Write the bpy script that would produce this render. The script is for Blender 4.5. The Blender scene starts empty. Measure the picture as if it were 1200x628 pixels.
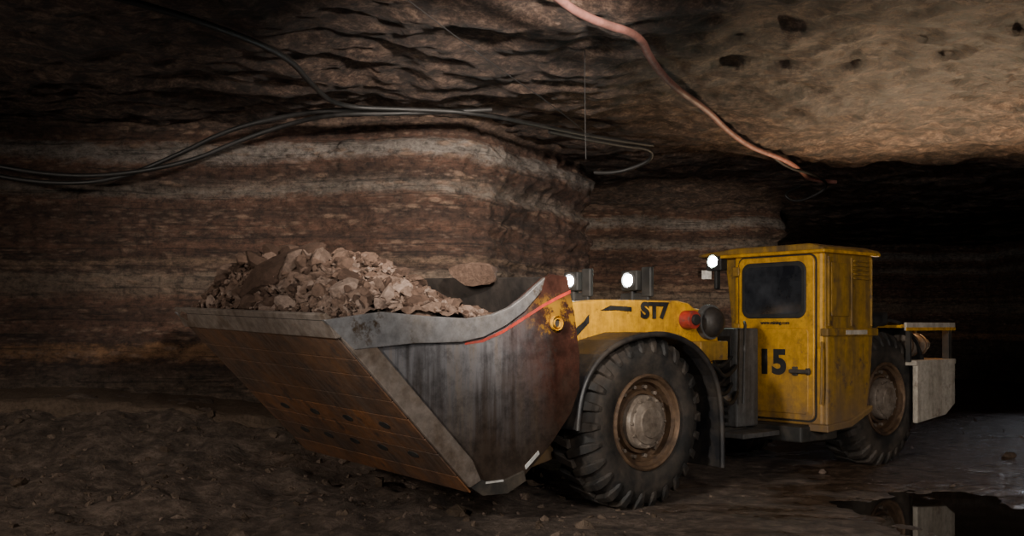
import bpy, bmesh, math, random
from mathutils import Vector, Matrix, noise
random.seed(7)
scn = bpy.context.scene
COL = scn.collection

# ------------------------------------------------------------------ materials
def new_mat(name):
    m = bpy.data.materials.new(name); m.use_nodes = True
    nt = m.node_tree
    return m, nt.nodes, nt.links, nt.nodes['Principled BSDF']

def ramp(N, stops, interp='LINEAR'):
    r = N.new('ShaderNodeValToRGB'); cr = r.color_ramp; cr.interpolation = interp
    while len(cr.elements) < len(stops): cr.elements.new(0.5)
    for e, (p, c) in zip(cr.elements, stops):
        e.position = p; e.color = (c[0], c[1], c[2], 1) if not isinstance(c, (int, float)) else (c, c, c, 1)
    return r

def coords(N, L, scale=(1, 1, 1), kind='Object', rot=(0, 0, 0)):
    tc = N.new('ShaderNodeTexCoord'); mp = N.new('ShaderNodeMapping')
    mp.inputs['Scale'].default_value = scale; mp.inputs['Rotation'].default_value = rot
    L.new(tc.outputs[kind], mp.inputs['Vector'])
    return mp.outputs['Vector']

def nz(N, L, vec, scale, detail=6, rough=.6, dist=0):
    n = N.new('ShaderNodeTexNoise')
    n.inputs['Scale'].default_value = scale; n.inputs['Detail'].default_value = detail
    n.inputs['Roughness'].default_value = rough; n.inputs['Distortion'].default_value = dist
    L.new(vec, n.inputs['Vector']); return n.outputs['Fac']

def mix(N, L, a, b, fac, mode='MIX'):
    m = N.new('ShaderNodeMix'); m.data_type = 'RGBA'; m.blend_type = mode
    for s, v in ((m.inputs[0], fac), (m.inputs[6], a), (m.inputs[7], b)):
        if hasattr(v, 'links'): L.new(v, s)
        elif isinstance(v, (int, float)): s.default_value = v
        else: s.default_value = (v[0], v[1], v[2], 1)
    return m.outputs[2]

def math_n(N, L, op, a, b=0.0, clamp=False):
    m = N.new('ShaderNodeMath'); m.operation = op; m.use_clamp = clamp
    for s, v in ((m.inputs[0], a), (m.inputs[1], b)):
        if hasattr(v, 'links'): L.new(v, s)
        else: s.default_value = v
    return m.outputs[0]

def bump(N, L, b, h, strength=.4, dist=.02):
    bp = N.new('ShaderNodeBump'); bp.inputs['Strength'].default_value = strength
    bp.inputs['Distance'].default_value = dist
    L.new(h, bp.inputs['Height']); L.new(bp.outputs['Normal'], b.inputs['Normal'])

def dirty(name, c1, c2, scale=3, rough=.55, metal=0.0, bmp=.2, lo=.4, hi=.65, streak=False, c3=None, bd=.01, r2=None, low=None, c4=None, scr=None):
    m, N, L, b = new_mat(name)
    v = coords(N, L, (3, 3, .35) if streak else (1, 1, 1))
    v0 = coords(N, L)
    a = nz(N, L, v, scale, 8, .65)
    r = ramp(N, [(lo, c1), (hi, c2)]); L.new(a, r.inputs['Fac'])
    col = r.outputs['Color']
    f = nz(N, L, v0, 14, 8, .7)
    r3 = ramp(N, [(.35, .60), (.62, 1.08)]); L.new(f, r3.inputs['Fac'])
    col = mix(N, L, col, r3.outputs['Color'], .85, 'MULTIPLY')
    if c3:
        g = nz(N, L, v0, 5.5, 12, .75)
        r4 = ramp(N, [(.56, 0.0), (.64, 1.0)]); L.new(g, r4.inputs['Fac'])
        col = mix(N, L, col, c3, r4.outputs['Color'])
    if c4:
        g = nz(N, L, coords(N, L, (1, 1, .6)), 2.3, 12, .75)
        r5 = ramp(N, [(.50, 0.0), (.62, .8)]); L.new(g, r5.inputs['Fac'])
        col = mix(N, L, col, c4, r5.outputs['Color'])
    if scr:   # scrape marks running along the digging direction
        g = nz(N, L, coords(N, L, (.8, 14, .8)), 1.8, 8, .7)
        r6 = ramp(N, [(.46, 0.0), (.66, .7)]); L.new(g, r6.inputs['Fac'])
        col = mix(N, L, col, scr, r6.outputs['Color'])
    if low:
        tc = N.new('ShaderNodeTexCoord'); sp = N.new('ShaderNodeSeparateXYZ'); L.new(tc.outputs['Object'], sp.inputs[0])
        h = math_n(N, L, 'ADD', sp.outputs['Z'], math_n(N, L, 'MULTIPLY', math_n(N, L, 'SUBTRACT', nz(N, L, v0, 4, 10, .75), .5), 1.6))
        mr = N.new('ShaderNodeMapRange'); mr.inputs['From Min'].default_value = low[1]; mr.inputs['From Max'].default_value = low[0]
        mr.inputs['To Min'].default_value = 0.0; mr.inputs['To Max'].default_value = .85
        L.new(h, mr.inputs['Value']); col = mix(N, L, col, (.12, .075, .04), mr.outputs['Result'])
    L.new(col, b.inputs['Base Color'])
    rr = ramp(N, [(.3, rough), (.7, r2 if r2 else min(1, rough + .25))]); L.new(a, rr.inputs['Fac'])
    L.new(rr.outputs['Color'], b.inputs['Roughness'])
    b.inputs['Metallic'].default_value = metal
    bump(N, L, b, f, bmp, bd)
    return m

M = {}
M['yellow'] = dirty('yellow_paint', (.62, .31, .005), (.34, .165, .008), 2.0, .42, 0, .15, .42, .68, streak=True, c3=(.20, .10, .02), low=(.45, 1.20))
M['yellow2'] = dirty('yellow_paint_dirty_shaded', (.30, .16, .010), (.10, .058, .018), 2.2, .5, 0, .25, .4, .66, streak=True, c3=(.07, .04, .02), low=(.45, 1.2))  # dirty yellow, darkened so the cab side's shade is in the colour
M['dark'] = dirty('dark_chassis', (.022, .021, .019), (.07, .055, .04), 4, .6, .2, .3)
M['grey'] = dirty('grey_paint', (.11, .11, .11), (.06, .052, .044), 3, .5, .2, .2, streak=True)
M['lgrey'] = dirty('light_grey_dusty', (.46, .41, .34), (.26, .22, .17), 2.5, .5, .1, .2, .42, .7, streak=True, c3=(.20, .155, .12))
M['fender'] = dirty('fender_steel', (.014, .014, .016), (.050, .040, .031), 3, .38, .2, .15)
M['rubber'] = dirty('tyre_rubber', (.012, .011, .010), (.065, .048, .034), 3.2, .6, 0, .4, .42, .7)
M['rim'] = dirty('rim_rusty', (.15, .09, .05), (.06, .036, .023), 5, .5, .4, .3)
M['hub'] = dirty('hub_grey', (.27, .22, .175), (.11, .078, .055), 5, .5, .3, .3)
M['steel'] = dirty('worn_steel', (.48, .47, .48), (.25, .225, .205), 4, .32, .85, .12, r2=.55, c3=(.14, .10, .07))
M['lipsteel'] = dirty('lip_steel', (.23, .19, .16), (.11, .078, .056), 5, .42, .5, .3)
M['wear'] = dirty('rusty_wear_plate', (.26, .11, .042), (.095, .050, .030), 2.4, .45, .35, .5, .36, .62, c3=(.055, .035, .027), scr=(.13, .085, .062))
M['wear2'] = dirty('rusty_wear_plate_dark', (.17, .082, .040), (.07, .043, .030), 2.4, .45, .35, .5, .36, .62, c3=(.05, .034, .027), scr=(.12, .085, .065))
M['inner'] = dirty('bucket_inner_steel', (.014, .012, .011), (.032, .024, .019), 3, .5, .2, .3)
M['black'] = dirty('black_plastic', (.010, .010, .010), (.025, .023, .020), 5, .5, 0, .1)
M['red'] = dirty('red_paint', (.40, .028, .016), (.16, .03, .02), 5, .45, 0, .1, c3=(.10, .045, .035))
M['hose_red'] = dirty('red_hose_rubber', (.30, .125, .10), (.17, .078, .062), 5, .5, 0, .1)
M['cable'] = dirty('black_cable_rubber', (.007, .0068, .0065), (.016, .014, .013), 5, .45, 0, .1)
M['wire'] = dirty('thin_steel_wire', (.014, .012, .011), (.008, .007, .006), 5, .7, 0, .1)
M['paint_black'] = dirty('black_lettering', (.008, .008, .008), (.02, .018, .015), 6, .5, 0, .05)
M['white'] = dirty('white_label', (.6, .6, .58), (.35, .33, .3), 6, .5, 0, .05)

def glass_m():
    m, N, L, b = new_mat('dark_window_glass')
    v = coords(N, L); a = nz(N, L, v, 2.5, 5, .6)
    r = ramp(N, [(.4, (.010, .011, .014)), (.7, (.045, .048, .055))]); L.new(a, r.inputs['Fac'])
    L.new(r.outputs['Color'], b.inputs['Base Color'])
    b.inputs['Roughness'].default_value = .12
    return m
M['glass'] = glass_m()

def emit_m(name, c, s):
    m, N, L, b = new_mat(name)
    b.inputs['Emission Color'].default_value = (c[0], c[1], c[2], 1)
    b.inputs['Emission Strength'].default_value = s
    return m
M['lamp'] = emit_m('headlight_lens', (.85, .95, 1.0), 140)
M['lampg'] = emit_m('worklight_lens', (.75, 1.0, .85), 200)

def bucket_side():
    m, N, L, b = new_mat('bucket_side_plate')
    v = coords(N, L); tc = N.new('ShaderNodeTexCoord'); sp = N.new('ShaderNodeSeparateXYZ')
    L.new(tc.outputs['Object'], sp.inputs[0])
    n1 = nz(N, L, v, 2.2, 9, .65); n2 = nz(N, L, v, 9, 10, .72)
    vs = coords(N, L, (7, 7, .5)); n3 = nz(N, L, vs, 1.3, 8, .65)
    t = math_n(N, L, 'ADD', sp.outputs['X'], math_n(N, L, 'MULTIPLY', math_n(N, L, 'SUBTRACT', n1, .5), 1.0))
    t = math_n(N, L, 'ADD', t, math_n(N, L, 'MULTIPLY', sp.outputs['Z'], .22))
    mr = N.new('ShaderNodeMapRange'); mr.inputs['From Min'].default_value = -1.35; mr.inputs['From Max'].default_value = -.90
    L.new(t, mr.inputs['Value'])
    steel = ramp(N, [(.35, (.085, .082, .086)), (.5, (.19, .185, .195)), (.66, (.22, .175, .135))]); L.new(n3, steel.inputs['Fac'])
    rust = ramp(N, [(.3, (.026, .015, .012)), (.5, (.085, .032, .022)), (.7, (.055, .035, .025))]); L.new(n1, rust.inputs['Fac'])
    c = mix(N, L, steel.outputs['Color'], rust.outputs['Color'], mr.outputs['Result'])
    lz = N.new('ShaderNodeMapRange'); lz.inputs['From Min'].default_value = 1.25; lz.inputs['From Max'].default_value = .60
    zz = math_n(N, L, 'ADD', sp.outputs['Z'], math_n(N, L, 'MULTIPLY', math_n(N, L, 'SUBTRACT', n3, .5), 1.2))
    L.new(zz, lz.inputs['Value'])
    c = mix(N, L, c, (.070, .046, .031), math_n(N, L, 'MULTIPLY', lz.outputs['Result'], .9))
    ty = math_n(N, L, 'ADD', sp.outputs['Z'], math_n(N, L, 'MULTIPLY', math_n(N, L, 'SUBTRACT', n2, .5), 1.6))
    my = N.new('ShaderNodeMapRange'); my.inputs['From Min'].default_value = 1.50; my.inputs['From Max'].default_value = 1.62
    L.new(ty, my.inputs['Value'])
    mx = N.new('ShaderNodeMapRange'); mx.inputs['From Min'].default_value = -1.4; mx.inputs['From Max'].default_value = -1.15
    L.new(sp.outputs['X'], mx.inputs['Value'])
    ml = N.new('ShaderNodeMapRange'); ml.inputs['From Min'].default_value = 1.78; ml.inputs['From Max'].default_value = 1.68
    L.new(sp.outputs['Z'], ml.inputs['Value'])
    g = math_n(N, L, 'MULTIPLY', my.outputs['Result'], mx.outputs['Result'])
    g = math_n(N, L, 'MULTIPLY', g, ml.outputs['Result'])
    p = ramp(N, [(.45, 0.0), (.53, 1.0)]); L.new(n2, p.inputs['Fac'])
    g = math_n(N, L, 'MULTIPLY', g, p.outputs['Color'])
    c = mix(N, L, c, (.38, .19, .015), g)
    sc = ramp(N, [(.36, .45), (.55, 1.0)]); L.new(n2, sc.inputs['Fac'])
    c = mix(N, L, c, sc.outputs['Color'], .85, 'MULTIPLY')
    L.new(c, b.inputs['Base Color']); b.inputs['Metallic'].default_value = .6
    rr = ramp(N, [(.3, .36), (.7, .6)]); L.new(n1, rr.inputs['Fac']); L.new(rr.outputs['Color'], b.inputs['Roughness'])
    bump(N, L, b, n2, .2, .01)
    return m
M['bside'] = bucket_side()

def rock_m(name, ca, cb, cc, sc=3.0):
    m, N, L, b = new_mat(name)
    v = coords(N, L); a = nz(N, L, v, sc, 8, .65); f = nz(N, L, v, 26, 10, .75)
    geo = N.new('ShaderNodeNewGeometry')
    r = ramp(N, [(.25, ca), (.5, cb), (.75, cc)])
    s = math_n(N, L, 'ADD', math_n(N, L, 'MULTIPLY', geo.outputs['Random Per Island'], .6), math_n(N, L, 'MULTIPLY', a, .4))
    L.new(s, r.inputs['Fac'])
    d = ramp(N, [(.35, .45), (.65, 1.15)]); L.new(f, d.inputs['Fac'])
    c = mix(N, L, r.outputs['Color'], d.outputs['Color'], .85, 'MULTIPLY')
    L.new(c, b.inputs['Base Color']); b.inputs['Roughness'].default_value = .9
    b.inputs['Specular IOR Level'].default_value = .2
    bump(N, L, b, f, .9, .025)
    return m
M['rock'] = rock_m('broken_ore', (.050, .029, .020), (.112, .070, .050), (.185, .132, .105))
M['ledge'] = rock_m('ledge_stone', (.09, .062, .043), (.14, .10, .072), (.18, .13, .10), 2.0)

def wall_mat():
    m, N, L, b = new_mat('layered_rock_wall')
    tc = N.new('ShaderNodeTexCoord'); sp = N.new('ShaderNodeSeparateXYZ'); L.new(tc.outputs['Object'], sp.inputs[0])
    v = tc.outputs['Object']
    warp = nz(N, L, coords(N, L, (.45, .45, .8)), 1.3, 4, .5)
    warp2 = nz(N, L, coords(N, L, (1, 1, 2.5)), 4.5, 10, .7)
    z = math_n(N, L, 'ADD', sp.outputs['Z'], math_n(N, L, 'MULTIPLY', math_n(N, L, 'SUBTRACT', warp, .5), .26))
    z = math_n(N, L, 'ADD', z, math_n(N, L, 'MULTIPLY', math_n(N, L, 'SUBTRACT', warp2, .5), .28))
    z4 = math_n(N, L, 'DIVIDE', z, 4.2)
    D = (.065, .034, .023); R = (.135, .067, .042); G = (.22, .182, .15); O = (.28, .145, .07); B = (.13, .09, .065)
    st = [(0.0, B), (.10, (.18, .135, .10)), (.21, B), (.262, D), (.28, O), (.302, O), (.318, D), (.36, R), (.40, D), (.43, R), (.455, (.18, .125, .09)), (.50, (.20, .145, .105)),
          (.515, D), (.535, (.22, .14, .09)), (.55, D), (.58, R), (.60, D), (.62, R), (.66, D), (.70, R), (.722, G), (.742, (.18, .13, .10)), (.76, D), (.79, R), (.815, (.29, .25, .22)), (.842, (.235, .198, .17)), (.856, R), (.885, D), (.91, (.17, .11, .08)), (.94, D)]
    r = ramp(N, st); L.new(z4, r.inputs['Fac'])
    c = r.outputs['Color']
    def layer_nod(sc, lo, hi, selsc, slo, shi):
        vo = N.new('ShaderNodeTexVoronoi'); vo.inputs['Scale'].default_value = 1.0
        L.new(coords(N, L, sc), vo.inputs['Vector'])
        rv = ramp(N, [(lo, 1.0), (hi, 0.0)]); L.new(vo.outputs['Distance'], rv.inputs['Fac'])
        seln = nz(N, L, coords(N, L, selsc), 1.6, 5, .6)
        rs = ramp(N, [(slo, 0.0), (shi, 1.0)]); L.new(seln, rs.inputs['Fac'])
        return math_n(N, L, 'MULTIPLY', rv.outputs['Color'], rs.outputs['Color'])
    nod = layer_nod((4.2, 4.2, 12), .22, .42, (.4, .4, 3.5), .47, .56)
    nod2 = layer_nod((8, 8, 26), .20, .44, (.6, .6, 5.0), .45, .56)
    c = mix(N, L, c, (.29, .185, .125), math_n(N, L, 'MULTIPLY', nod, .75))
    c = mix(N, L, c, (.24, .16, .115), math_n(N, L, 'MULTIPLY', nod2, .6))
    sm = nz(N, L, coords(N, L, (.5, .5, 14)), 1.6, 8, .7)
    rsm = ramp(N, [(.38, .28), (.46, 1.0)]); L.new(sm, rsm.inputs['Fac'])
    c = mix(N, L, c, rsm.outputs['Color'], .8, 'MULTIPLY')
    vf_ = nz(N, L, coords(N, L, (3.5, 3.5, .5)), 1.8, 8, .7)
    rvf = ramp(N, [(.32, .30), (.42, 1.0)]); L.new(vf_, rvf.inputs['Fac'])
    c = mix(N, L, c, rvf.outputs['Color'], .75, 'MULTIPLY')
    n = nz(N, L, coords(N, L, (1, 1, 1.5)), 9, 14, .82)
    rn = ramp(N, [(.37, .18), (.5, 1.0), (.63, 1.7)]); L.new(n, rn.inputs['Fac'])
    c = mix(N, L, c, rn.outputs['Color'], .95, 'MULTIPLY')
    big = nz(N, L, v, .7, 5, .6); rb = ramp(N, [(.35, .65), (.65, 1.15)]); L.new(big, rb.inputs['Fac'])
    c = mix(N, L, c, rb.outputs['Color'], .8, 'MULTIPLY')
    L.new(c, b.inputs['Base Color']); b.inputs['Roughness'].default_value = .85
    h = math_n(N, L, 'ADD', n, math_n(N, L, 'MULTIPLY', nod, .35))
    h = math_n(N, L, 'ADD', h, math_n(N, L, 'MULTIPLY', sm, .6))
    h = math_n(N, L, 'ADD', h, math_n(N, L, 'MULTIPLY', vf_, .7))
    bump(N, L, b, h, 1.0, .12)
    return m
M['wall'] = wall_mat()

def ceil_mat():
    m, N, L, b = new_mat('rough_rock_ceiling')
    n1 = nz(N, L, coords(N, L, (1, 1.25, 1)), 9.0, 15, .84, 0)
    n3 = nz(N, L, coords(N, L, (1, 1.5, 1)), 3.4, 8, .7, 0)
    n2 = nz(N, L, coords(N, L), .6, 4, .6)
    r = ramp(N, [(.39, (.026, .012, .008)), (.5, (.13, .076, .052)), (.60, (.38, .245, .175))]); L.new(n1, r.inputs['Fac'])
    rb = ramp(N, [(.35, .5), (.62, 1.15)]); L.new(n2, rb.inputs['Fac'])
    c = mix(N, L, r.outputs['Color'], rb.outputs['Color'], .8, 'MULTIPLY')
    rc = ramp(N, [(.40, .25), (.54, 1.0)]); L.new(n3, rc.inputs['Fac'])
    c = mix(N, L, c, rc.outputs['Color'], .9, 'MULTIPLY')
    L.new(c, b.inputs['Base Color']); b.inputs['Roughness'].default_value = .7
    bump(N, L, b, math_n(N, L, 'ADD', n1, math_n(N, L, 'MULTIPLY', n3, 1.0)), 1.0, .26)
    return m
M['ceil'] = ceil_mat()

def floor_mat():
    m, N, L, b = new_mat('muddy_rock_floor')
    tc = N.new('ShaderNodeTexCoord'); sp = N.new('ShaderNodeSeparateXYZ'); L.new(tc.outputs['Object'], sp.inputs[0])
    n1 = nz(N, L, coords(N, L), 5.5, 14, .78); n2 = nz(N, L, coords(N, L, (.6, 1.3, 1)), 1.1, 6, .6)
    r = ramp(N, [(.37, (.038, .025, .018)), (.5, (.125, .088, .064)), (.63, (.27, .195, .15))]); L.new(n1, r.inputs['Fac'])
    wx = N.new('ShaderNodeMapRange'); wx.inputs['From Min'].default_value = 0.0; wx.inputs['From Max'].default_value = 5.0
    wx.inputs['To Min'].default_value = -.14; wx.inputs['To Max'].default_value = .20
    L.new(sp.outputs['X'], wx.inputs['Value'])
    w = math_n(N, L, 'ADD', n2, wx.outputs['Result'])
    rw = ramp(N, [(.46, 0.0), (.60, 1.0)]); L.new(w, rw.inputs['Fac'])
    wet = rw.outputs['Color']
    c = mix(N, L, r.outputs['Color'], mix(N, L, r.outputs['Color'], (.5, .46, .42), 1.0, 'MULTIPLY'), wet)
    L.new(c, b.inputs['Base Color'])
    L.new(mix(N, L, (.75, .75, .75), (.17, .17, .17), wet), b.inputs['Roughness'])
    hm = math_n(N, L, 'MULTIPLY', n1, math_n(N, L, 'SUBTRACT', 1.35, wet))
    bump(N, L, b, hm, 1.0, .11)
    return m
M['floor'] = floor_mat()

def water_mat():
    m, N, L, b = new_mat('puddle_water')
    n = nz(N, L, coords(N, L), 3, 3, .5)
    r = ramp(N, [(.3, (.012, .009, .007)), (.7, (.02, .015, .011))]); L.new(n, r.inputs['Fac'])
    L.new(r.outputs['Color'], b.inputs['Base Color'])
    b.inputs['Roughness'].default_value = .03; b.inputs['IOR'].default_value = 1.8
    b.inputs['Specular IOR Level'].default_value = 1.0
    bump(N, L, b, n, .03, .01)
    return m
M['water'] = water_mat()

# ------------------------------------------------------------------ mesh helpers
def mk(name, verts, faces, mat, parent=None, bevel=0, smooth=False, seg=2):
    me = bpy.data.meshes.new(name); me.from_pydata([tuple(v) for v in verts], [], faces)
    me.validate()
    bm = bmesh.new(); bm.from_mesh(me); bmesh.ops.recalc_face_normals(bm, faces=bm.faces); bm.to_mesh(me); bm.free()
    me.materials.append(mat)
    o = bpy.data.objects.new(name, me); COL.objects.link(o)
    if parent: o.parent = parent
    if bevel:
        md = o.modifiers.new('bevel', 'BEVEL'); md.width = bevel; md.segments = seg; md.limit_method = 'ANGLE'
    if smooth:
        for p in me.polygons: p.use_smooth = True
    return o

def box_vf(s0, s1, l0, l1, z0, z1):
    v = [(s, l, z) for s in (s0, s1) for l in (l0, l1) for z in (z0, z1)]
    f = [(0, 1, 3, 2), (4, 6, 7, 5), (0, 4, 5, 1), (2, 3, 7, 6), (0, 2, 6, 4), (1, 5, 7, 3)]
    return v, f

def box(name, s0, s1, l0, l1, z0, z1, mat, parent=None, bevel=.01):
    v, f = box_vf(s0, s1, l0, l1, z0, z1)
    return mk(name, v, f, mat, parent, bevel)

def prism(name, pts, a0, a1, mat, parent=None, bevel=.008, axis='l', tilt=0.0):
    n = len(pts); v = []
    for a in (a0, a1):
        for p in pts:
            if axis == 'l': v.append((p[0], a, p[1] + tilt * a))
            elif axis == 's': v.append((a, p[0], p[1]))
            else: v.append((p[0], p[1], a))
    f = [tuple(range(n)), tuple(range(2 * n - 1, n - 1, -1))]
    f += [(i, (i + 1) % n, n + (i + 1) % n, n + i) for i in range(n)]
    return mk(name, v, f, mat, parent, bevel)

def cyl_vf(p0, p1, r, seg=20, r1=None, off=0):
    p0 = Vector(p0); p1 = Vector(p1); d = (p1 - p0).normalized()
    u = d.orthogonal().normalized(); w = d.cross(u); r1 = r if r1 is None else r1
    v = []
    for p, rr in ((p0, r), (p1, r1)):
        for i in range(seg):
            a = 2 * math.pi * i / seg
            v.append(p + (u * math.cos(a) + w * math.sin(a)) * rr)
    f = [tuple(off + i for i in range(seg)), tuple(off + i for i in range(2 * seg - 1, seg - 1, -1))]
    f += [(off + i, off + (i + 1) % seg, off + seg + (i + 1) % seg, off + seg + i) for i in range(seg)]
    return v, f

def cyl(name, p0, p1, r, mat, parent=None, seg=24, r1=None, bevel=.004):
    v, f = cyl_vf(p0, p1, r, seg, r1)
    return mk(name, v, f, mat, parent, bevel)

def multi(name, parts, mat, parent=None, bevel=.004):
    V = []; F = []
    for v, f in parts:
        o = len(V); V += list(v); F += [tuple(i + o for i in ff) for ff in f]
    return mk(name, V, F, mat, parent, bevel)

def lathe(name, prof, cs, cz, mat, parent=None, seg=72, l0=0, sign=1, smooth=True):
    v = []; f = []; n = len(prof)
    for i in range(seg):
        a = 2 * math.pi * i / seg
        for r, l in prof: v.append((cs + r * math.cos(a), l0 + sign * l, cz + r * math.sin(a)))
    for i in range(seg):
        j = (i + 1) % seg
        for k in range(n - 1): f.append((i * n + k, i * n + k + 1, j * n + k + 1, j * n + k))
    o = mk(name, v, f, mat, parent, 0, smooth)
    if smooth:
        e = o.modifiers.new('es', 'EDGE_SPLIT'); e.split_angle = math.radians(35)
    return o

def tube(name, pts, r, mat, parent=None, res=10, bez=True):
    cu = bpy.data.curves.new(name, 'CURVE'); cu.dimensions = '3D'; cu.bevel_depth = r; cu.bevel_resolution = 4
    sets = pts if isinstance(pts[0][0], (tuple, list)) else [pts]
    for ps in sets:
        sp = cu.splines.new('NURBS' if bez else 'POLY'); sp.points.add(len(ps) - 1)
        for q, p in zip(sp.points, ps): q.co = (p[0], p[1], p[2], 1)
        if bez:
            sp.order_u = 3; sp.use_endpoint_u = True
        sp.resolution_u = res
    cu.use_fill_caps = True
    tmp = bpy.data.objects.new(name + '_c', cu); COL.objects.link(tmp)
    dg = bpy.context.evaluated_depsgraph_get()
    me = bpy.data.meshes.new_from_object(tmp.evaluated_get(dg))
    bpy.data.objects.remove(tmp)
    me.materials.clear(); me.materials.append(mat)
    for p in me.polygons: p.use_smooth = True
    o = bpy.data.objects.new(name, me); COL.objects.link(o)
    if parent: o.parent = parent
    return o

def text(name, body, loc, rot, size, mat, parent, bold=.006, xs=1.0):
    cu = bpy.data.curves.new(name, 'FONT'); cu.body = body; cu.size = size; cu.extrude = .003; cu.offset = bold
    cu.align_x = 'CENTER'; cu.align_y = 'CENTER'
    tmp = bpy.data.objects.new(name + '_t', cu); COL.objects.link(tmp)
    dg = bpy.context.evaluated_depsgraph_get()
    me = bpy.data.meshes.new_from_object(tmp.evaluated_get(dg)); bpy.data.objects.remove(tmp)
    me.materials.clear(); me.materials.append(mat)
    o = bpy.data.objects.new(name, me); COL.objects.link(o)
    o.parent = parent; o.location = loc; o.rotation_euler = rot; o.scale = (xs, 1, 1)
    return o

def ss(a, b, x):
    t = max(0, min(1, (x - a) / (b - a))); return t * t * (3 - 2 * t)

def grid(name, fn, nu, nv, mat, smooth=True):
    v = [fn(i / nu, j / nv) for j in range(nv + 1) for i in range(nu + 1)]
    w = nu + 1
    f = [(j * w + i, j * w + i + 1, (j + 1) * w + i + 1, (j + 1) * w + i) for j in range(nv) for i in range(nu)]
    me = bpy.data.meshes.new(name); me.from_pydata(v, [], f); me.materials.append(mat)
    if smooth:
        for p in me.polygons: p.use_smooth = True
    o = bpy.data.objects.new(name, me); COL.objects.link(o)
    return o

# ------------------------------------------------------------------ mine shell
def fr(x, y, z, o=4): return noise.fractal(Vector((x, y, z)), 1.0, 2.1, o)

def floor_h(x, y):
    h = .012 + .022 * fr(x * 1.1, y * 1.1, 3.3, 4)
    left = ss(1.0, -1.0, x)
    h += left * (.09 * fr(x * 2.2, y * 2.2, 9.1, 6) + .04)
    h += (1 - left) * .014 * fr(x * 5, y * 5, 2.2, 5)
    h += .42 * ss(-1.2, -4.5, x) * ss(7.0, 10.5, y)
    h += .30 * ss(8.6, 10.6, y) * ss(.4, -.8, x)
    d = ((x - 3.75 - .25 * noise.noise(Vector((x * 1.5, y * 1.5, 0)))) / .95) ** 2 + ((y - 7.3) / 1.75) ** 2
    h -= .085 * math.exp(-d)
    for yc in (6.4, 5.2):
        q = (y - yc - .25 * (x - 1)) / .28
        h -= .05 * math.exp(-q * q) * ss(-1, 1, x) * ss(3.2, 2.0, x)
    return h

def floor_fn(u, v):
    x = -9 + 24 * u; y = -1 + 36 * (v ** 1.35)
    return (x, y, floor_h(x, y))
grid('floor', floor_fn, 520, 520, M['floor'])

pp = []
for i in range(40):
    a = 2 * math.pi * i / 40
    pp.append((3.75 + 1.25 * math.cos(a), 7.3 + 2.3 * math.sin(a), -.022))
mk('puddle', pp, [tuple(range(40))], M['water'])

CZ = 3.82
def ceil_fn(u, v):
    x = -12 + 28 * u; y = -2 + 37 * (v ** 1.3)
    z = CZ + .10 * fr(x * .5, y * .6, 1.7, 3) + .07 * fr(x * 1.8, y * 2.6, 5.2, 6)
    z += .08 * abs(noise.noise(Vector((x * 2.6, y * 3.6, 6.1)))) - .02
    e = y - (7.2 + .35 * x * .3 + .5 * fr(x * .7, 0, 8, 5))
    z += .13 * ss(.10, -.10, e) * ss(1.0, -1.0, x)
    e2 = y - (9.2 + .5 * fr(x * .6, 3, 8, 5))
    z += .08 * ss(.10, -.10, e2) * ss(.5, -1.5, x)
    return (x, y, z)
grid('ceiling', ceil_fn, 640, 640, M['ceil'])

def path_sampler(P):
    L = [0]
    for a, b in zip(P, P[1:]): L.append(L[-1] + math.hypot(b[0] - a[0], b[1] - a[1]))
    T = L[-1]
    def at(t):
        d = t * T
        for i in range(len(P) - 1):
            if d <= L[i + 1] + 1e-9:
                k = (d - L[i]) / (L[i + 1] - L[i]); a, b = P[i], P[i + 1]
                return (a[0] + (b[0] - a[0]) * k, a[1] + (b[1] - a[1]) * k), ((b[0] - a[0]) / (L[i + 1] - L[i]), (b[1] - a[1]) / (L[i + 1] - L[i]))
        return P[-1], (1, 0)
    return at, T

def chaikin(P, n=2):
    for _ in range(n):
        Q = [P[0]]
        for a, b in zip(P, P[1:]):
            Q.append((a[0] * .75 + b[0] * .25, a[1] * .75 + b[1] * .25)); Q.append((a[0] * .25 + b[0] * .75, a[1] * .25 + b[1] * .75))
        Q.append(P[-1]); P = Q
    return P

def rock_wall(name, P, h=4.15, amp=1.0, cell=.05, z0=-.15):
    at, T = path_sampler(P)
    nu = int(T / cell); nv = int((h - z0) / cell)
    def fn(u, v):
        (x, y), (dx, dy) = at(u); z = z0 + (h - z0) * v
        nx, ny = dy, -dx
        zz = z + .12 * noise.noise(Vector((x * .5, y * .5, 4))) + .03 * noise.noise(Vector((x * 3, y * 3, 4)))
        q = noise.noise(Vector((.3, .7, zz * 3.2)))
        q2 = noise.noise(Vector((x * .5, y * .5, zz * 8)))
        lay = ss(-.25, .25, q) * .10 + ss(-.15, .15, q2) * .05
        dd, _ = noise.voronoi(Vector((x * 2.4, y * 2.4, zz * 7)))
        blk = min(.35, dd[1] - dd[0]) * .12
        dd2, _ = noise.voronoi(Vector((x * 6, y * 6, zz * 18)))
        blk += min(.3, dd2[1] - dd2[0]) * .06
        big = .18 * fr(x * .6, y * .6, z * .5, 3)
        fine = .035 * fr(x * 5, y * 5, z * 6, 5)
        d = amp * (lay + blk + big + fine - .06)
        return (x + nx * d, y + ny * d, z)
    return grid(name, fn, nu, nv, M['wall'])

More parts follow.
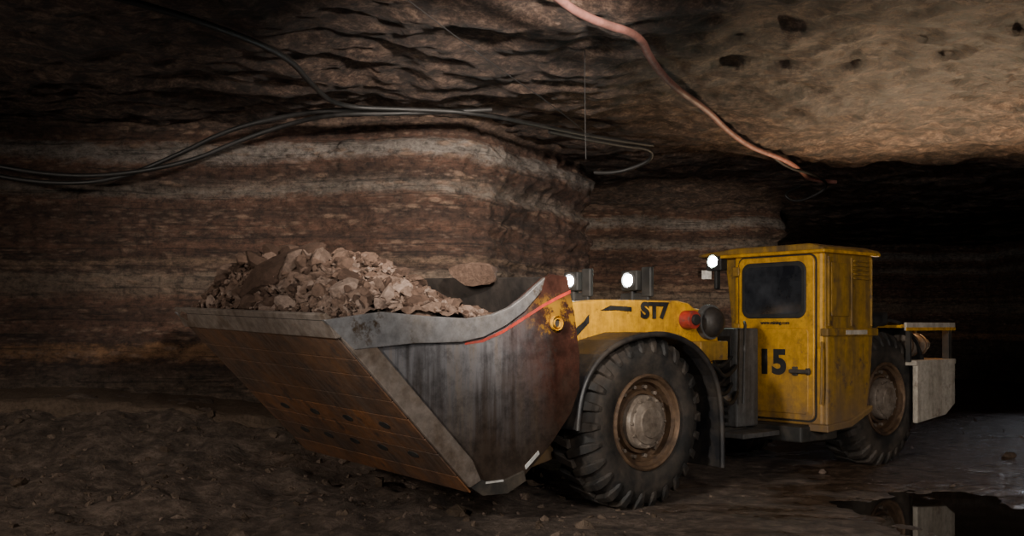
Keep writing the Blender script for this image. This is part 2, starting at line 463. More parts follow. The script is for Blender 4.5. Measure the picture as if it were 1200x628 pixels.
wl = chaikin([(-10.5, 9.6), (-8, 10.5), (-5.2, 11.0), (-2.2, 11.1), (-.95, 10.7), (-.45, 10.75), (.2, 12.0), (1.0, 13.5), (1.20, 14.0), (.95, 15.0), (.8, 18.9)], 1)
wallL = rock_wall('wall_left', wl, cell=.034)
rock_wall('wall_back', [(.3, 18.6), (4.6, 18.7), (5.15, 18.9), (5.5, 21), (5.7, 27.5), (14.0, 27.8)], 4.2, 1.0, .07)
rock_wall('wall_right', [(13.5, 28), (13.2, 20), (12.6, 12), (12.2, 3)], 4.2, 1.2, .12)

def ledge():
    P = [(-9.5, 9.3), (-6, 9.9), (-4, 10.15), (-2.4, 10.25), (-1.2, 10.2), (-.3, 10.35), (.4, 11.6)]
    at, T = path_sampler(P); nu = 300
    prof = [(0.0, -.1), (.02, .28), (.0, .60), (.05, .68), (.12, .70), (.5, .72), (1.3, .76)]
    pr = []
    for a, b in zip(prof, prof[1:]):
        for k in range(5): pr.append((a[0] + (b[0] - a[0]) * k / 5, a[1] + (b[1] - a[1]) * k / 5))
    pr.append(prof[-1])
    nv = len(pr) - 1
    def fn(u, v):
        (x, y), (dx, dy) = at(u); j = int(round(v * nv)); o, z = pr[j]
        k = 1.12 - .35 * ss(-5, -1.5, x) - .25 * ss(-1.2, .2, x)
        nx, ny = -dy, dx
        d = o - .15 + .08 * fr(x * 2.5, z * 3, 1.2, 5) + .08 * noise.noise(Vector((x * 1.3, 5, 2)))
        return (x + nx * d, y + ny * d, z * k + .035 * fr(x * 3, d * 5, 7, 4))
    return grid('rock_ledge', fn, nu, nv, M['ledge'])
lg = ledge()
bpy.ops.object.select_all(action='DESELECT')
lg.select_set(True); wallL.select_set(True); bpy.context.view_layer.objects.active = wallL
bpy.ops.object.join()

# ------------------------------------------------------------------ rocks
ICO = {}
for sd in (1, 2, 3):
    bm = bmesh.new(); bmesh.ops.create_icosphere(bm, subdivisions=sd, radius=1.0)
    bm.verts.ensure_lookup_table()
    ICO[sd] = ([v.co.copy() for v in bm.verts], [tuple(v.index for v in f.verts) for f in bm.faces]); bm.free()

def rock_vf(c, size, sd=2, asp=None, rot=None, seed=None):
    vs, fs = ICO[sd]
    seed = random.random() * 100 if seed is None else seed
    asp = asp or (random.uniform(.8, 1.5), random.uniform(.6, 1.0), random.uniform(.35, .75))
    R = (rot or Matrix.Rotation(random.uniform(0, 6.28), 3, 'Z') @ Matrix.Rotation(random.gauss(0, .6), 3, 'X') @ Matrix.Rotation(random.gauss(0, .6), 3, 'Y'))
    pl = []
    rr = random.Random(seed)
    for _ in range(9):
        n = Vector((rr.gauss(0, 1), rr.gauss(0, 1), rr.gauss(0, 1))).normalized(); pl.append((n, rr.uniform(.38, .78)))
    out = []
    for v in vs:
        p = v.copy()
        for n, d in pl:
            k = p.dot(n)
            if k > d: p -= n * (k - d)
        p *= 1.15 + .08 * noise.noise(p * 2.2 + Vector((seed, 0, 0)))
        p = Vector((p.x * asp[0], p.y * asp[1], p.z * asp[2])) * size
        out.append(R @ p + Vector(c))
    return out, fs

# ------------------------------------------------------------------ loader
LD = bpy.data.objects.new('underground_loader', None); COL.objects.link(LD)
LD.empty_display_size = .5
TH = math.radians(40); LD.location = (1.13, 8.13, 0); LD.rotation_euler = (0, 0, TH)
def W(s, l, z): return Vector((1.13 + s * math.cos(TH) - l * math.sin(TH), 8.13 + s * math.sin(TH) + l * math.cos(TH), z))

# --- bucket
TI = .03
P = [(-3.05, 1.56), (-1.95, .43), (-1.80, .345), (-1.6, .335), (-1.42, .41), (-1.14, .636), (-.93, .86), (-.84, 1.05), (-.84, 1.3), (-.89, 1.6), (-.97, 1.90)]
def offset(P, t):
    o = []
    for i, p in enumerate(P):
        a = P[max(0, i - 1)]; b = P[min(len(P) - 1, i + 1)]
        d = Vector((b[0] - a[0], b[1] - a[1])).normalized(); o.append((p[0] - d.y * t, p[1] + d.x * t))
    return o
shell = P + offset(P, .04)[::-1]
prism('bucket_shell', shell, -.03, 2.33, M['inner'], LD, 0, tilt=TI)
top = [(-1.13, 1.915), (-1.22, 1.88), (-1.32, 1.81), (-1.42, 1.735), (-1.556, 1.655), (-1.72, 1.60), (-1.94, 1.57), (-2.3, 1.585), (-2.64, 1.61)]
side = P + top
prism('bucket_side_near', side, -.055, -.015, M['bside'], LD, .006, tilt=TI)
prism('bucket_side_far', side, 2.315, 2.355, M['bside'], LD, .006, tilt=TI)
rimp = [(-3.07, 1.565), (-2.64, 1.62), (-2.3, 1.595), (-1.94, 1.58), (-1.72, 1.61), (-1.556, 1.665), (-1.42, 1.745), (-1.32, 1.82), (-1.22, 1.89),
        (-1.26, 1.78), (-1.42, 1.635), (-1.60, 1.53), (-1.80, 1.45), (-2.0, 1.415), (-2.4, 1.41), (-2.85, 1.375)]
prism('bucket_rim_near', rimp, -.085, -.05, M['steel'], LD, .006, tilt=TI)
prism('bucket_rim_far', rimp, 2.35, 2.38, M['steel'], LD, .006, tilt=TI)
redp = [(-.94, 1.80), (-1.05, 1.76), (-1.22, 1.69), (-1.40, 1.60), (-1.60, 1.50), (-1.80, 1.43), (-1.95, 1.41), (-1.95, 1.395), (-1.79, 1.412), (-1.60, 1.478), (-1.40, 1.575), (-1.22, 1.665), (-1.05, 1.735), (-.94, 1.775)]
prism('bucket_red_stripe', redp, -.0575, -.054, M['red'], LD, 0, tilt=TI)
def sl(t, n):
    return (-3.05 + .697 * t - .717 * n, 1.56 - .717 * t - .697 * n)
edge = [sl(-.02, .0), sl(1.62, .0), sl(1.66, -.10), sl(1.50, -.15), sl(.27, -.15)]
prism('bucket_edge_near', edge, -.08, -.05, M['lipsteel'], LD, .006, tilt=TI)
prism('bucket_edge_far', edge, 2.35, 2.375, M['lipsteel'], LD, .006, tilt=TI)
prism('bucket_lip', [sl(-.04, -.01), sl(.13, .028), sl(.15, -.0), sl(.12, -.05), sl(-.035, -.035)], -.08, 2.38, M['lipsteel'], LD, .004, tilt=TI)
t = .145; k = 0
while t < 1.5:
    w = (.19, .15, .23, .17)[k % 4]
    prism('bucket_wear_strip_%d' % (k + 1), [sl(t, 0), sl(t, .014), sl(t + w, .014), sl(t + w, 0)], -.05, 2.34, M['wear2' if (k < 3 or k % 3 == 0) else 'wear'], LD, .004, tilt=TI)
    t += w + .006; k += 1
parts = []
for tt, ls in ((1.02, [.35, .85, 1.35, 1.85]), (1.32, [.3, .7, 1.1, 1.5, 1.9])):
    for l in ls:
        a = sl(tt, .0); b2 = sl(tt, .018)
        v, f = cyl_vf((a[0], l, a[1] + TI * l), (b2[0], l, b2[1] + TI * l), .034, 16)
        v = [Vector((q.x, l + (q.y - l) * 1.9, q.z)) for q in v]
        parts.append((v, f))
multi('bucket_plate_slots', parts, M['black'], LD, 0)
lathe('bucket_pin_ring', [(.055, 0), (.055, .03), (.032, .03), (.032, 0)], -1.10, 1.545, M['yellow'], LD, 32, -.09)
cyl('bucket_pin', (-1.10, -.07, 1.545), (-1.10, .0, 1.545), .036, M['black'], LD)
prism('bucket_heel_plate', [(-1.93, .41), (-1.80, .33), (-1.58, .32), (-1.40, .395), (-1.42, .47), (-1.6, .42), (-1.78, .43), (-1.88, .48)], -.075, -.05, M['dark'], LD, .004, tilt=TI)
box('bucket_label_1', -1.78, -1.62, -.0795, -.076, .41, .425, M['white'], LD, 0)
prism('bucket_label_2', [(-1.40, .50), (-1.27, .60), (-1.26, .575), (-1.39, .475)], -.062, -.054, M['white'], LD, 0)

# --- wheels
def wheel(tag, cs, cz, l0, sign, R=.70):
    k = R / .70
    prof = [(.385, .05), (.40, .015), (.47, -.006), (.56, -.012), (.63, .012), (.675, .045), (.692, .09), (.697, .15), (.697, .31), (.692, .37), (.675, .415), (.63, .45), (.56, .475), (.47, .46), (.385, .42), (.385, .05)]
    lathe('tyre_' + tag, [(r * k, l) for r, l in prof], cs, cz, M['rubber'], LD, 96, l0, sign)
    V = []; F = []
    n = 26
    for side_ in (0, 1):
        for i in range(n):
            a0 = 2 * math.pi * (i + .5 * side_) / n
            secs = [(-.014, .575, .612, 0, .030), (.008, .60, .672, 0, .055), (.04, .64, .722, .0, .062), (.075, .66, .735, .012, .062), (.245, .67, .738, .09, .055)]
            o = len(V)
            for (l, ri, ro, sh, hw) in secs:
                if side_: l = .463 - l
                for (rr, hh) in ((ri, hw * 1.1), (ro, hw * .85)):
                    for sg in (-1, 1):
                        a = a0 + sh + sg * hh
                        V.append((cs + rr * k * math.cos(a), l0 + sign * l, cz + rr * k * math.sin(a)))
            m = len(secs)
            for q in range(m - 1):
                b0 = o + q * 4; b1 = b0 + 4
                for (x1, x2) in ((0, 1), (1, 3), (3, 2), (2, 0)): F.append((b0 + x1, b0 + x2, b1 + x2, b1 + x1))
            F.append((o, o + 1, o + 3, o + 2)); e = o + (m - 1) * 4; F.append((e, e + 2, e + 3, e + 1))
    mk('tyre_tread_' + tag, V, F, M['rubber'], LD, .006)
    lathe('rim_' + tag, [(.40, .05), (.402, .0), (.385, -.012), (.37, .0), (.362, .03), (.335, .045), (.33, .10), (.30, .125), (.27, .12), (.26, .075), (.235, .07), (.225, .10), (.15, .12)], cs, cz, M['rim'], LD, 64, l0, sign)
    lathe('hub_' + tag, [(.225, .10), (.225, .02), (.215, .005), (.185, .0), (.18, -.015), (.13, -.03), (.125, -.045), (.06, -.05), (0.0, -.05)], cs, cz, M['hub'], LD, 48, l0, sign)
    parts = []
    for i in range(14):
        a = 2 * math.pi * i / 14
        c = (cs + .295 * math.cos(a), cz + .295 * math.sin(a))
        parts.append(cyl_vf((c[0], l0 + sign * .14, c[1]), (c[0], l0 + sign * .085, c[1]), .018, 6))
    for i in range(12):
        a = 2 * math.pi * i / 12
        c = (cs + .20 * math.cos(a), cz + .20 * math.sin(a))
        parts.append(cyl_vf((c[0], l0 + sign * .02, c[1]), (c[0], l0 + sign * -.012, c[1]), .013, 6))
    multi('wheel_bolts_' + tag, parts, M['hub'], LD, .002)
RW = 3.93
wheel('front_near', 0, .725, 0, 1)
wheel('front_far', 0, .725, 2.2, -1)
wheel('rear_near', RW, .725, .08, 1)
wheel('rear_far', RW, .725, 2.2, -1)
cyl('axle_front', (0, .3, .72), (0, 1.9, .72), .17, M['dark'], LD)
cyl('axle_rear', (RW, .4, .72), (RW, 1.9, .72), .17, M['dark'], LD)

# --- front fenders
def fender(tag, l0, l1, pts, th=.03, mat='fender'):
    inner = offset(pts, -th)
    prism('fender_' + tag, pts + inner[::-1], l0, l1, M[mat], LD, .006)
fp = [(-.86, .72), (-.84, .93), (-.76, 1.13), (-.60, 1.30), (-.38, 1.41), (-.08, 1.47), (.22, 1.47), (.50, 1.39), (.70, 1.26), (.83, 1.10), (.91, .90), (.94, .60), (.94, .27)]
fender('front_near', -.04, .50, fp)
fender('front_far', 1.7, 2.24, fp)
fo = offset(fp, -.015)
tube('fender_lip_near', [(p[0], -.04, p[1]) for p in fo], .024, M['fender'], LD)

# --- front frame
hood = [(-.62, 1.15), (-.60, 1.60), (-.50, 1.72), (-.1, 1.75), (.88, 1.755), (1.02, 1.735), (1.10, 1.69), (1.38, 1.66), (1.44, 1.60), (1.46, 1.30), (1.30, 1.05), (-.3, 1.05)]
prism('front_hood_near', hood, .42, .62, M['yellow'], LD, .02)
prism('front_hood_far', hood, 1.55, 1.75, M['yellow'], LD, .02)
prism('front_frame', [(-.75, .45), (-.65, .95), (-.3, 1.30), (.4, 1.55), (1.35, 1.55), (1.5, 1.2), (1.5, .5), (.9, .38)], .55, 1.62, M['dark'], LD, .02)
prism('front_frame_nose', [(-1.25, .42), (-1.2, .62), (-.8, .80), (-.3, .78), (-.3, .48), (-.9, .36)], .50, .64, M['yellow2'], LD, .015)
prism('boom_arm_near', [(-1.0, .70), (-.95, .95), (-.2, 1.45), (.8, 1.72), (1.0, 1.60), (.9, 1.40), (0, 1.05), (-.8, .62)], .68, .82, M['yellow2'], LD, .015)
prism('boom_arm_far', [(-1.0, .70), (-.95, .95), (-.2, 1.45), (.8, 1.72), (1.0, 1.60), (.9, 1.40), (0, 1.05), (-.8, .62)], 1.38, 1.52, M['yellow2'], LD, .015)
cyl('tilt_cylinder', (-.85, 1.1, 1.55), (.1, 1.1, 1.62), .06, M['steel'], LD)
cyl('tilt_cylinder_barrel', (0, 1.1, 1.61), (1.1, 1.1, 1.60), .10, M['yellow2'], LD)
prism('hood_mark_1', [(-.14, 1.655), (-.02, 1.70), (.24, 1.69), (.24, 1.65), (.04, 1.66)], .412, .421, M['paint_black'], LD, 0)
prism('hood_mark_2', [(-.50, 1.46), (-.34, 1.56), (-.28, 1.62), (-.28, 1.55), (-.46, 1.41)], .412, .421, M['paint_black'], LD, 0)
text('model_lettering', 'ST7', (.54, .414, 1.655), (math.pi / 2, 0, 0), .19, M['paint_black'], LD, .010, 1.2)
cyl('hose_reel', (.96, .30, 1.58), (.96, .42, 1.58), .085, M['red'], LD)
cyl('hose_reel_hub', (.96, .27, 1.58), (.96, .30, 1.58), .05, M['black'], LD)
lathe('pump_cover', [(0, 0), (.06, 0), (.11, .02), (.14, .06), (.15, .14)], 1.28, 1.56, M['fender'], LD, 40, .27)
cyl('pump_cover_ring', (1.28, .36, 1.56), (1.28, .42, 1.56), .165, M['grey'], LD)
box('hood_bracket', 1.05, 1.45, .30, .44, 1.20, 1.38, M['yellow2'], LD)

def headlight(tag, s, l, z, m='lamp', r=.05, hb=True):
    pr = [box_vf(s, s + .12, l - .10, l + .10, z - .10, z + .09), box_vf(s + .03, s + .10, l - .02, l + .02, z - .30, z - .08)]
    if hb: pr.append(box_vf(s + .04, s + .09, l - .24, l - .12, z - .16, z + .12)); pr.append(box_vf(s + .05, s + .08, l - .2, l + .16, z - .2, z - .12))
    multi('headlight_housing_' + tag, pr, M['black'], LD, .012)
    lathe('headlight_bezel_' + tag, [(.08, 0), (.08, -.02), (.068, -.02), (.065, 0)], 0, 0, M['grey'], LD, 32, 0)
    bz = bpy.data.objects['headlight_bezel_' + tag]; bz.rotation_euler = (0, 0, -math.pi / 2); bz.location = (s, l, z)
    cyl('headlight_lens_' + tag, (s - .014, l, z), (s + .002, l, z), r, M[m], LD)
headlight('near', .72, .90, 1.955, r=.055)
headlight('far', .72, 1.70, 1.975, r=.05)
box('headlight_bar', .72, .84, .62, 1.9, 1.66, 1.72, M['dark'], LD)

# --- articulation zone
box('joint_upper', 1.40, 2.3, .95, 1.35, 1.05, 1.25, M['dark'], LD)
box('joint_lower', 1.40, 2.3, .9, 1.4, .45, .65, M['dark'], LD)
cyl('joint_pin', (1.85, 1.12, .35), (1.85, 1.12, 1.35), .10, M['grey'], LD)
cyl('steering_cylinder', (1.2, .62, .78), (2.4, .72, .78), .055, M['steel'], LD)
box('valve_cabinet', 1.98, 2.34, .60, 1.10, .50, 1.50, M['grey'], LD, .02)
box('valve_cabinet_door', 1.955, 1.985, .66, 1.04, .90, 1.42, M['fender'], LD, .01)
multi('valve_cabinet_ribs', [box_vf(1.94, 1.96, .68, 1.02, .56 + .07 * i, .59 + .07 * i) for i in range(4)], M['dark'], LD, .004)
box('valve_block', 1.90, 2.25, .68, .98, .42, .50, M['dark'], LD, .02)
box('step_plate', 1.75, 2.35, .35, .80, .42, .47, M['grey'], LD, .008)
hs = []
for i in range(6):
    zz = .85 + i * .09; ll = .56 + .06 * (i % 3)
    hs.append([(1.3, ll + .1, zz + .15), (1.5, ll - .05, zz + .05), (1.75, ll - .08 + .03 * i, zz - .15), (1.98, ll + .05, zz)])
tube('hydraulic_hoses', hs, .022, M['cable'], LD)
tube('handrail', [(1.95, .5, .75), (1.95, .48, 1.45), (1.98, .5, 1.55), (2.1, .60, 1.56)], .015, M['grey'], LD)

# --- cab
YF = 2.54
box('cab_body', YF, 3.46, -.02, 1.06, 1.28, 2.29, M['yellow'], LD, .035)
box('cab_lower', YF, 3.03, -.02, 1.06, .52, 1.32, M['yellow'], LD, .03)
box('cab_side_panel', YF + .03, 3.44, -.032, -.01, 1.48, 2.25, M['yellow2'], LD, .006)
prism('cab_side_skirt', [(YF + .02, .50), (2.95, .53), (3.30, .66), (3.36, .9), (3.42, 1.46), (YF + .02, 1.46)], -.06, .05, M['yellow2'], LD, .02)
box('cab_ledge', YF - .02, 3.48, -.085, .0, 1.42, 1.50, M['yellow2'], LD, .012)
box('cab_label', 2.85, 3.25, -.088, -.084, 1.435, 1.48, M['lgrey'], LD, 0)
prism('cab_step', [(2.5, .47), (2.95, .50), (3.34, .64), (3.34, .70), (2.95, .57), (2.5, .54)], -.10, .12, M['yellow2'], LD, .01)
prism('cab_inner_post', [(1.04, .60), (1.04, 2.29), (1.24, 2.29), (1.16, 1.7), (1.10, .6)], YF + .06, 3.2, M['yellow2'], LD, .02, axis='s')
prism('cab_roof', [(-.07, 2.27), (-.05, 2.31), (.10, 2.35), (1.0, 2.35), (1.50, 2.31), (1.52, 2.275)], YF - .06, 3.55, M['yellow2'], LD, .02, axis='s')
box('cab_roof_rim', YF - .07, 3.53, -.08, 1.2, 2.25, 2.285, M['yellow'], LD, .012)

def rrect(l0, l1, z0, z1, r, n=6):
    o = []
    for cx, cz_, a0 in ((l1 - r, z1 - r, 0), (l0 + r, z1 - r, 90), (l0 + r, z0 + r, 180), (l1 - r, z0 + r, 270)):
        for i in range(n + 1):
            a = math.radians(a0 + 90 * i / n); o.append((cx + r * math.cos(a), cz_ + r * math.sin(a)))
    return o
prism('cab_door_seal', rrect(.045, .995, .555, 2.25, .08), YF - .012, YF + .02, M['black'], LD, .0, axis='s')
prism('cab_door', rrect(.06, .98, .57, 2.235, .07), YF - .03, YF + .02, M['yellow'], LD, .012, axis='s')
prism('door_window_rubber', rrect(.15, .93, 1.60, 2.18, .10), YF - .045, YF, M['black'], LD, .01, axis='s')
prism('door_window_glass', rrect(.195, .885, 1.645, 2.135, .07), YF - .050, YF - .03, M['glass'], LD, 0, axis='s')
prism('door_lower_panel', rrect(.12, .92, .63, 1.50, .05), YF - .040, YF - .02, M['yellow'], LD, .01, axis='s')
text('fleet_number', '15', (YF - .043, .55, 1.14), (math.pi / 2, 0, -math.pi / 2), .34, M['paint_black'], LD, .015, 1.05)
text('door_label', 'www.mining.com', (YF - .034, .52, 1.555), (math.pi / 2, 0, -math.pi / 2), .05, M['paint_black'], LD, .001)
multi('door_handle', [box_vf(YF - .09, YF - .055, .08, .32, 1.045, 1.085), box_vf(YF - .06, YF - .03, .10, .14, 1.03, 1.10), box_vf(YF - .06, YF - .03, .24, .30, 1.02, 1.11)], M['dark'], LD, .008)
multi('door_hinges', [box_vf(YF - .05, YF + .01, .96, 1.05, z, z + .10) for z in (.72, 1.45, 2.05)], M['yellow2'], LD, .01)
multi('cab_rear_louvres', [box_vf(3.06, 3.36, -.05, -.03, 2.0 + .045 * i, 2.02 + .045 * i) for i in range(5)] + [box_vf(2.66, 2.98, -.045, -.03, 1.62, 2.16)], M['yellow2'], LD, .004)
multi('cab_side_ribs', [box_vf(s, s + .02, -.05, -.03, 1.52, 2.22) for s in (2.60, 3.02, 3.40)], M['yellow2'], LD, .004)
tube('cab_grab_rail', [(YF - .06, -.03, .75), (YF - .07, -.05, .8), (YF - .07, -.05, 1.3), (YF - .03, -.03, 1.36)], .013, M['yellow2'], LD)
headlight('cab', YF - .05, 1.30, 2.225, 'lampg', .055, False)
box('cab_floor_frame', 2.35, 3.0, .10, 1.5, .36, .52, M['dark'], LD, .02)

# --- rear frame
prism('rear_frame', [(2.3, .42), (2.3, 1.25), (2.9, 1.42), (5.05, 1.42), (5.1, .55), (4.9, .42)], 1.08, 1.72, M['dark'], LD, .02)
prism('rear_frame_side', [(3.1, .60), (3.1, 1.40), (5.05, 1.42), (5.1, .55), (4.9, .42)], .60, 1.1, M['dark'], LD, .02)
prism('engine_hood_far', [(2.4, .55), (2.4, 1.35), (2.9, 1.47), (5.1, 1.47), (5.15, .6)], 1.70, 2.15, M['yellow2'], LD, .03)
rf = [(RW + .84 * math.cos(math.radians(a)), .76 + .84 * math.sin(math.radians(a))) for a in (118, 104, 90, 76, 62, 48, 32, 16, 2)]
fender('rear_near', .03, .62, rf, .035, 'black')
box('rear_black_box', 3.50, 3.88, .02, .5, 1.52, 1.68, M['black'], LD, .04)
box('rear_deck', 4.15, 5.22, -.02, 2.1, 1.50, 1.54, M['yellow'], LD, .008)
box('rear_deck_trim', 4.12, 5.24, -.05, -.02, 1.47, 1.56, M['lgrey'], LD, .006)
box('rear_deck_stripe', 4.12, 5.24, -.055, -.045, 1.47, 1.505, M['yellow'], LD, 0)
box('rear_shelf', 4.32, 5.24, -.06, .65, 1.08, 1.14, M['lgrey'], LD, .008)
prism('rear_tank_panel', [(4.34, .44), (4.34, 1.09), (5.22, 1.09), (5.22, .62), (5.0, .50)], -.06, .0, M['lgrey'], LD, .012)
prism('rear_tank', [(4.72, .50), (4.72, 1.08), (5.20, 1.08), (5.20, .62), (5.0, .52)], .0, .62, M['grey'], LD, .012)
multi('rear_posts', [box_vf(5.12, 5.2, -.03, .05, 1.12, 1.5), box_vf(4.28, 4.33, .0, .05, 1.12, 1.5), box_vf(5.14, 5.2, .4, .5, 1.12, 1.5)], M['dark'], LD, .006)
cyl('air_filter', (4.38, .18, 1.30), (4.80, .18, 1.30), .13, M['hub'], LD)
multi('air_filter_bands', [cyl_vf((s, .18, 1.30), (s + .02, .18, 1.30), .14, 24) for s in (4.44, 4.58, 4.72)], M['rim'], LD)
cyl('exhaust_pipe', (4.8, .25, 1.32), (5.1, .25, 1.30), .07, M['grey'], LD)
box('rear_bumper', 5.1, 5.25, .1, 2.1, .5, 1.1, M['yellow2'], LD, .02)

# ------------------------------------------------------------------ load of broken ore
def heap(s, l):
    fs_ = ss(-3.12, -2.58, s) * (1 - .92 * ss(-2.25, -1.18, s))
    fl = .27 + .73 * ss(-.05, .95, l)
    fl *= 1 - .10 * ss(1.9, 2.35, l)
    return 1.51 + TI * l + .48 * fs_ * fl + .05 * noise.noise(Vector((s * 2.5, l * 2.5, 1))) + .03 * noise.noise(Vector((s * 7, l * 7, 1)))
V = []; F = []
def add(vf):
    v, f = vf; o = len(V); V.extend([W(*p) for p in v]); F.extend([tuple(i + o for i in q) for q in f])
ns, nl = 90, 100
bv = []
for j in range(nl + 1):
    for i in range(ns + 1):
        s = -2.99 + 1.99 * i / ns; l = .0 + 2.31 * j / nl
        bv.append((s, l, heap(s, l) - .02 + .035 * fr(s * 9, l * 9, 2, 5)))
bf = [(j * (ns + 1) + i, j * (ns + 1) + i + 1, (j + 1) * (ns + 1) + i + 1, (j + 1) * (ns + 1) + i) for j in range(nl) for i in range(ns)]
add((bv, bf))
for i in range(3800):
    s = random.uniform(-3.0, -1.15); l = random.uniform(.05, 2.28)
    near = 1.0 if l < 1.3 else .75
    sz = min(.105, (.010 + random.expovariate(1 / .018)) * near)
    add(rock_vf((s, l, heap(s, l) + sz * random.uniform(-.4, .35)), sz, 1 if sz < .03 else 2))
for i in range(46):
    s = random.uniform(-2.8, -1.6); l = random.uniform(.15, 2.15); sz = random.uniform(.08, .14)
    add(rock_vf((s, l, heap(s, l) + sz * .1), sz, 2))
A = Vector((.64, -.405, .52)).normalized(); Nn = Vector((-.62, -.35, .6)); Nn = (Nn - A * Nn.dot(A)).normalized(); B_ = Nn.cross(A)
RS = Matrix((A, B_, Nn)).transposed()
add(rock_vf((-2.74, 1.16, 1.93), .23, 3, (1.5, .56, .52), RS, 14))
add(rock_vf((-2.42, 1.55, 2.04), .13, 3, (1.2, .9, .7), None, 21))
add(rock_vf((-2.45, .95, 1.94), .12, 3, (1.2, .9, .6), None, 25))
add(rock_vf((-2.40, 1.9, 2.04), .12, 3, (1.2, .9, .7), None, 29))
add(rock_vf((-1.04, .98, 1.955), .17, 3, (.9, 1.9, .55), Matrix.Rotation(.1, 3, 'Z'), 43))
me = bpy.data.meshes.new('broken_ore_load'); me.from_pydata([tuple(v) for v in V], [], F); me.materials.append(M['rock'])
ol = bpy.data.objects.new('broken_ore_load', me); COL.objects.link(ol)

V2 = []; F2 = []
for i in range(2200):
    x = random.uniform(-8, 1.2); y = random.uniform(4.5, 10.4)
    if random.random() < .2: x = random.uniform(-8, 8); y = random.uniform(4.5, 17)
    if ((x - 3.75) / 1.2) ** 2 + ((y - 7.3) / 2.2) ** 2 < 1: continue
    sz = min(.09, .010 + random.expovariate(1 / .014))
    v, f = rock_vf((x, y, floor_h(x, y) + sz * .1), sz, 1)
    o = len(V2); V2.extend(v); F2.extend([tuple(k + o for k in q) for q in f])
me = bpy.data.meshes.new('loose_floor_stones'); me.from_pydata([tuple(v) for v in V2], [], F2); me.materials.append(M['ledge'])
COL.objects.link(bpy.data.objects.new('loose_floor_stones', me))

# ------------------------------------------------------------------ hoses & cables on the roof
rh = tube('red_hose', [(-.25, 5.2, 3.72), (.28, 6.4, 3.65), (.60, 6.85, 3.64), (.93, 7.15, 3.65), (1.10, 7.8, 3.64), (1.42, 8.7, 3.65), (1.92, 9.6, 3.63), (2.3, 10.6, 3.65), (2.84, 11.67, 3.64), (3.5, 12.6, 3.66), (3.95, 13.4, 3.64), (4.3, 14.2, 3.62), (4.75, 14.4, 3.63)], .030, M['hose_red'])
pc = tube('power_cable', [
    [(-3.6, 5.4, 3.72), (-2.5, 6.4, 3.65), (-2.08, 6.85, 3.62), (-1.74, 7.6, 3.62), (-1.76, 8.6, 3.64), (-1.70, 9.5, 3.64), (-1.0, 9.6, 3.64), (-.34, 9.65, 3.62), (.36, 10.4, 3.63), (.96, 11.0, 3.63), (1.64, 11.45, 3.63)],
    [(-.2, 9.7, 3.66), (-1.1, 9.62, 3.60), (-1.7, 9.6, 3.60), (-2.22, 10.0, 3.60), (-2.84, 10.1, 3.42), (-3.28, 10.1, 3.22), (-3.99, 10.1, 3.08), (-4.61, 10.1, 3.06), (-5.32, 10.1, 3.16), (-6.2, 10.0, 3.35)],
    [(-1.2, 9.7, 3.63), (-1.66, 9.55, 3.64), (-2.3, 9.9, 3.64), (-2.9, 10.0, 3.52), (-3.4, 10.1, 3.30), (-4.1, 10.15, 3.02), (-4.8, 10.1, 2.98), (-5.6, 10.1, 3.12), (-6.4, 10.0, 3.3)],
    [(.4, 10.5, 3.6), (1.2, 11.2, 3.58), (1.62, 11.5, 3.6), (1.66, 11.6, 3.5), (1.5, 11.7, 3.42), (1.2, 11.8, 3.35), (1.0, 11.9, 3.38)]], .024, M['cable'])
tube('cable_loop', [(3.3, 12.4, 3.66), (3.6, 12.9, 3.6), (4.2, 13.6, 3.62), (4.7, 14.5, 3.60), (4.5, 14.6, 3.45), (4.2, 14.6, 3.35), (4.0, 14.6, 3.5), (4.3, 14.7, 3.6)], .02, M['cable'], rh)
tube('thin_wire', [[(-.75, 6.3, 3.68), (-.2, 7.6, 3.58), (.45, 9.2, 3.55), (1.0, 11.3, 3.62)], [(.60, 8.1, 3.8), (.60, 8.1, 3.3), (.61, 8.1, 2.9)]], .0035, M['wire'], pc)

box('wall_sign', 3.50, 3.68, 18.1, 18.14, 2.38, 2.54, M['white'], None, .004)

# ------------------------------------------------------------------ lights
def spot(name, loc, tgt, power, angle, col=(1, 1, 1), size=.3, blend=.6):
    d = bpy.data.lights.new(name, 'SPOT'); d.energy = power; d.spot_size = math.radians(angle); d.spot_blend = blend
    d.color = col; d.shadow_soft_size = size
    o = bpy.data.objects.new(name, d); COL.objects.link(o); o.location = loc
    o.rotation_euler = (Vector(tgt) - Vector(loc)).to_track_quat('-Z', 'Y').to_euler()
    return o
spot('work_lamp_key', (-3.2, 1.5, 3.2), (2.4, 10, 1.3), 2000, 40, (1.0, .93, .84), .25, .8)
spot('fill_light_bucket', (1.3, 1.2, 2.8), (-1.0, 7.0, 1.2), 440, 50, (1.0, .95, .9), .3, .8)  # added fill spot for the near bucket side, not a mine fixture
spot('fill_light_low', (-3.4, 1.2, 1.0), (-1.2, 7.5, .9), 280, 50, (1.0, .9, .8), .3, .9)  # added low spot to brighten the bucket underside
spot('fill_light_wall', (.8, 3.9, 3.3), (-1.1, 11, 2.15), 3100, 56, (1.0, .89, .78), .12, .9)  # unseen spot added to light the left wall
spot('fill_light_corner', (-2.2, 4.0, 3.3), (.5, 12.5, 2.2), 1500, 32, (1.0, .88, .76), .12, .8)  # added spot lifting the wall beside the pillar corner
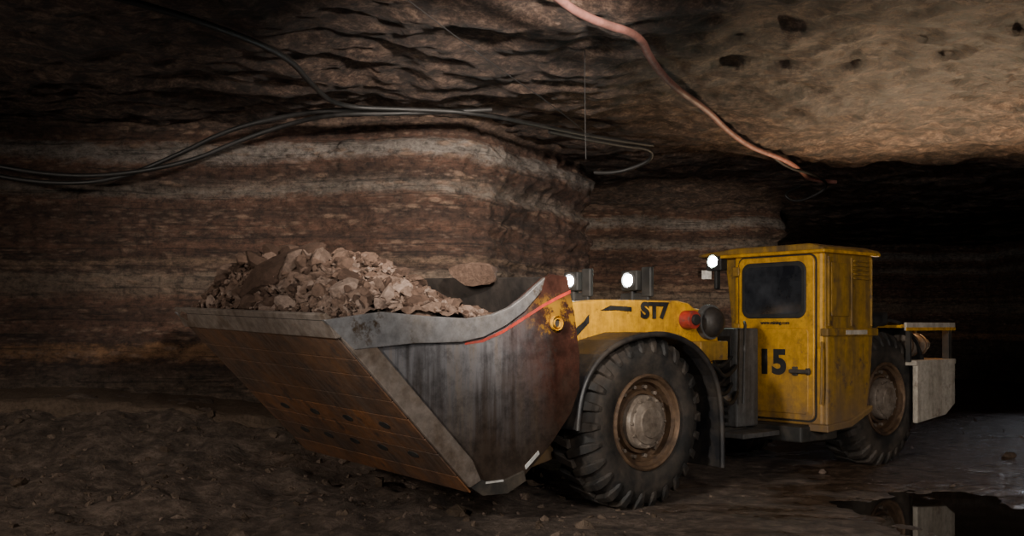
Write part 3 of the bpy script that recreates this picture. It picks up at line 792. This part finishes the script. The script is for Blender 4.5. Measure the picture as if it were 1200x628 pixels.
spot('fill_light_left', (-6.0, 3.0, 2.9), (-3.6, 9.6, .7), 820, 70, (1.0, .88, .76), .2, .9)  # added spot from far left, brightens the ledge and left floor
spot('fill_light_wheel', (4.6, 1.5, 2.4), (3.4, 9.2, .5), 680, 52, (1.0, .94, .88), .25, .9)  # added spot for the rear panel and wheels, source not seen
spot('fill_light_floor', (2.2, 2.0, 3.4), (1.8, 6.6, 0.0), 380, 70, (1.0, .9, .8), .2, .9)  # unseen fill added over the near floor
spot('fill_light_ceiling', (4.5, 2.0, 1.2), (4.2, 9.5, 3.8), 270, 75, (1.0, .88, .80), .12, .9)  # added upward spot for the right part of the ceiling
spot('fill_light_ceiling_left', (-4.5, 2.0, 1.4), (-1.0, 8.5, 3.8), 90, 70, (1.0, .84, .72), .12, .9)  # faint spot added for the left ceiling
spot('fill_light_roof', (5.6, 12.8, 1.0), (5.0, 11.0, 3.8), 1500, 112, (1.0, .72, .45), .15, .9)  # added warm spot hidden behind the cab, brightens the ceiling
spot('fill_light_back', (3.3, 12.3, 1.65), (2.5, 18.5, 2.1), 1000, 66, (1.0, .86, .70), .15, .9)  # added spot concealed behind the cab for the back wall
spot('fill_light_far', (11.0, 19.0, 2.6), (7.0, 12.0, 0.0), 110, 60, (.9, .92, 1.0), .5, .9)  # out-of-frame spot added for sheen on the wet floor
for nm, s_, l_, z_ in (('headlight_beam_near', .66, .90, 1.955), ('headlight_beam_far', .66, 1.70, 1.975)):
    spot(nm, W(s_, l_, z_), W(s_ - 4, l_, z_ - .35), 20, 80, (.85, .95, 1.0), .05, .8)

w = bpy.data.worlds.new('mine_darkness'); scn.world = w; w.use_nodes = True
w.node_tree.nodes['Background'].inputs[0].default_value = (.6, .65, .8, 1)
w.node_tree.nodes['Background'].inputs[1].default_value = .005

# ------------------------------------------------------------------ camera
cd = bpy.data.cameras.new('camera'); cam = bpy.data.objects.new('camera', cd); COL.objects.link(cam)
cam.location = (0, 0, 1.53); cam.rotation_euler = (math.pi / 2, 0, 0)
cd.sensor_width = 36; cd.lens = 34.5; cd.shift_y = (381 - 314) / 1200; cd.clip_end = 200
scn.camera = cam
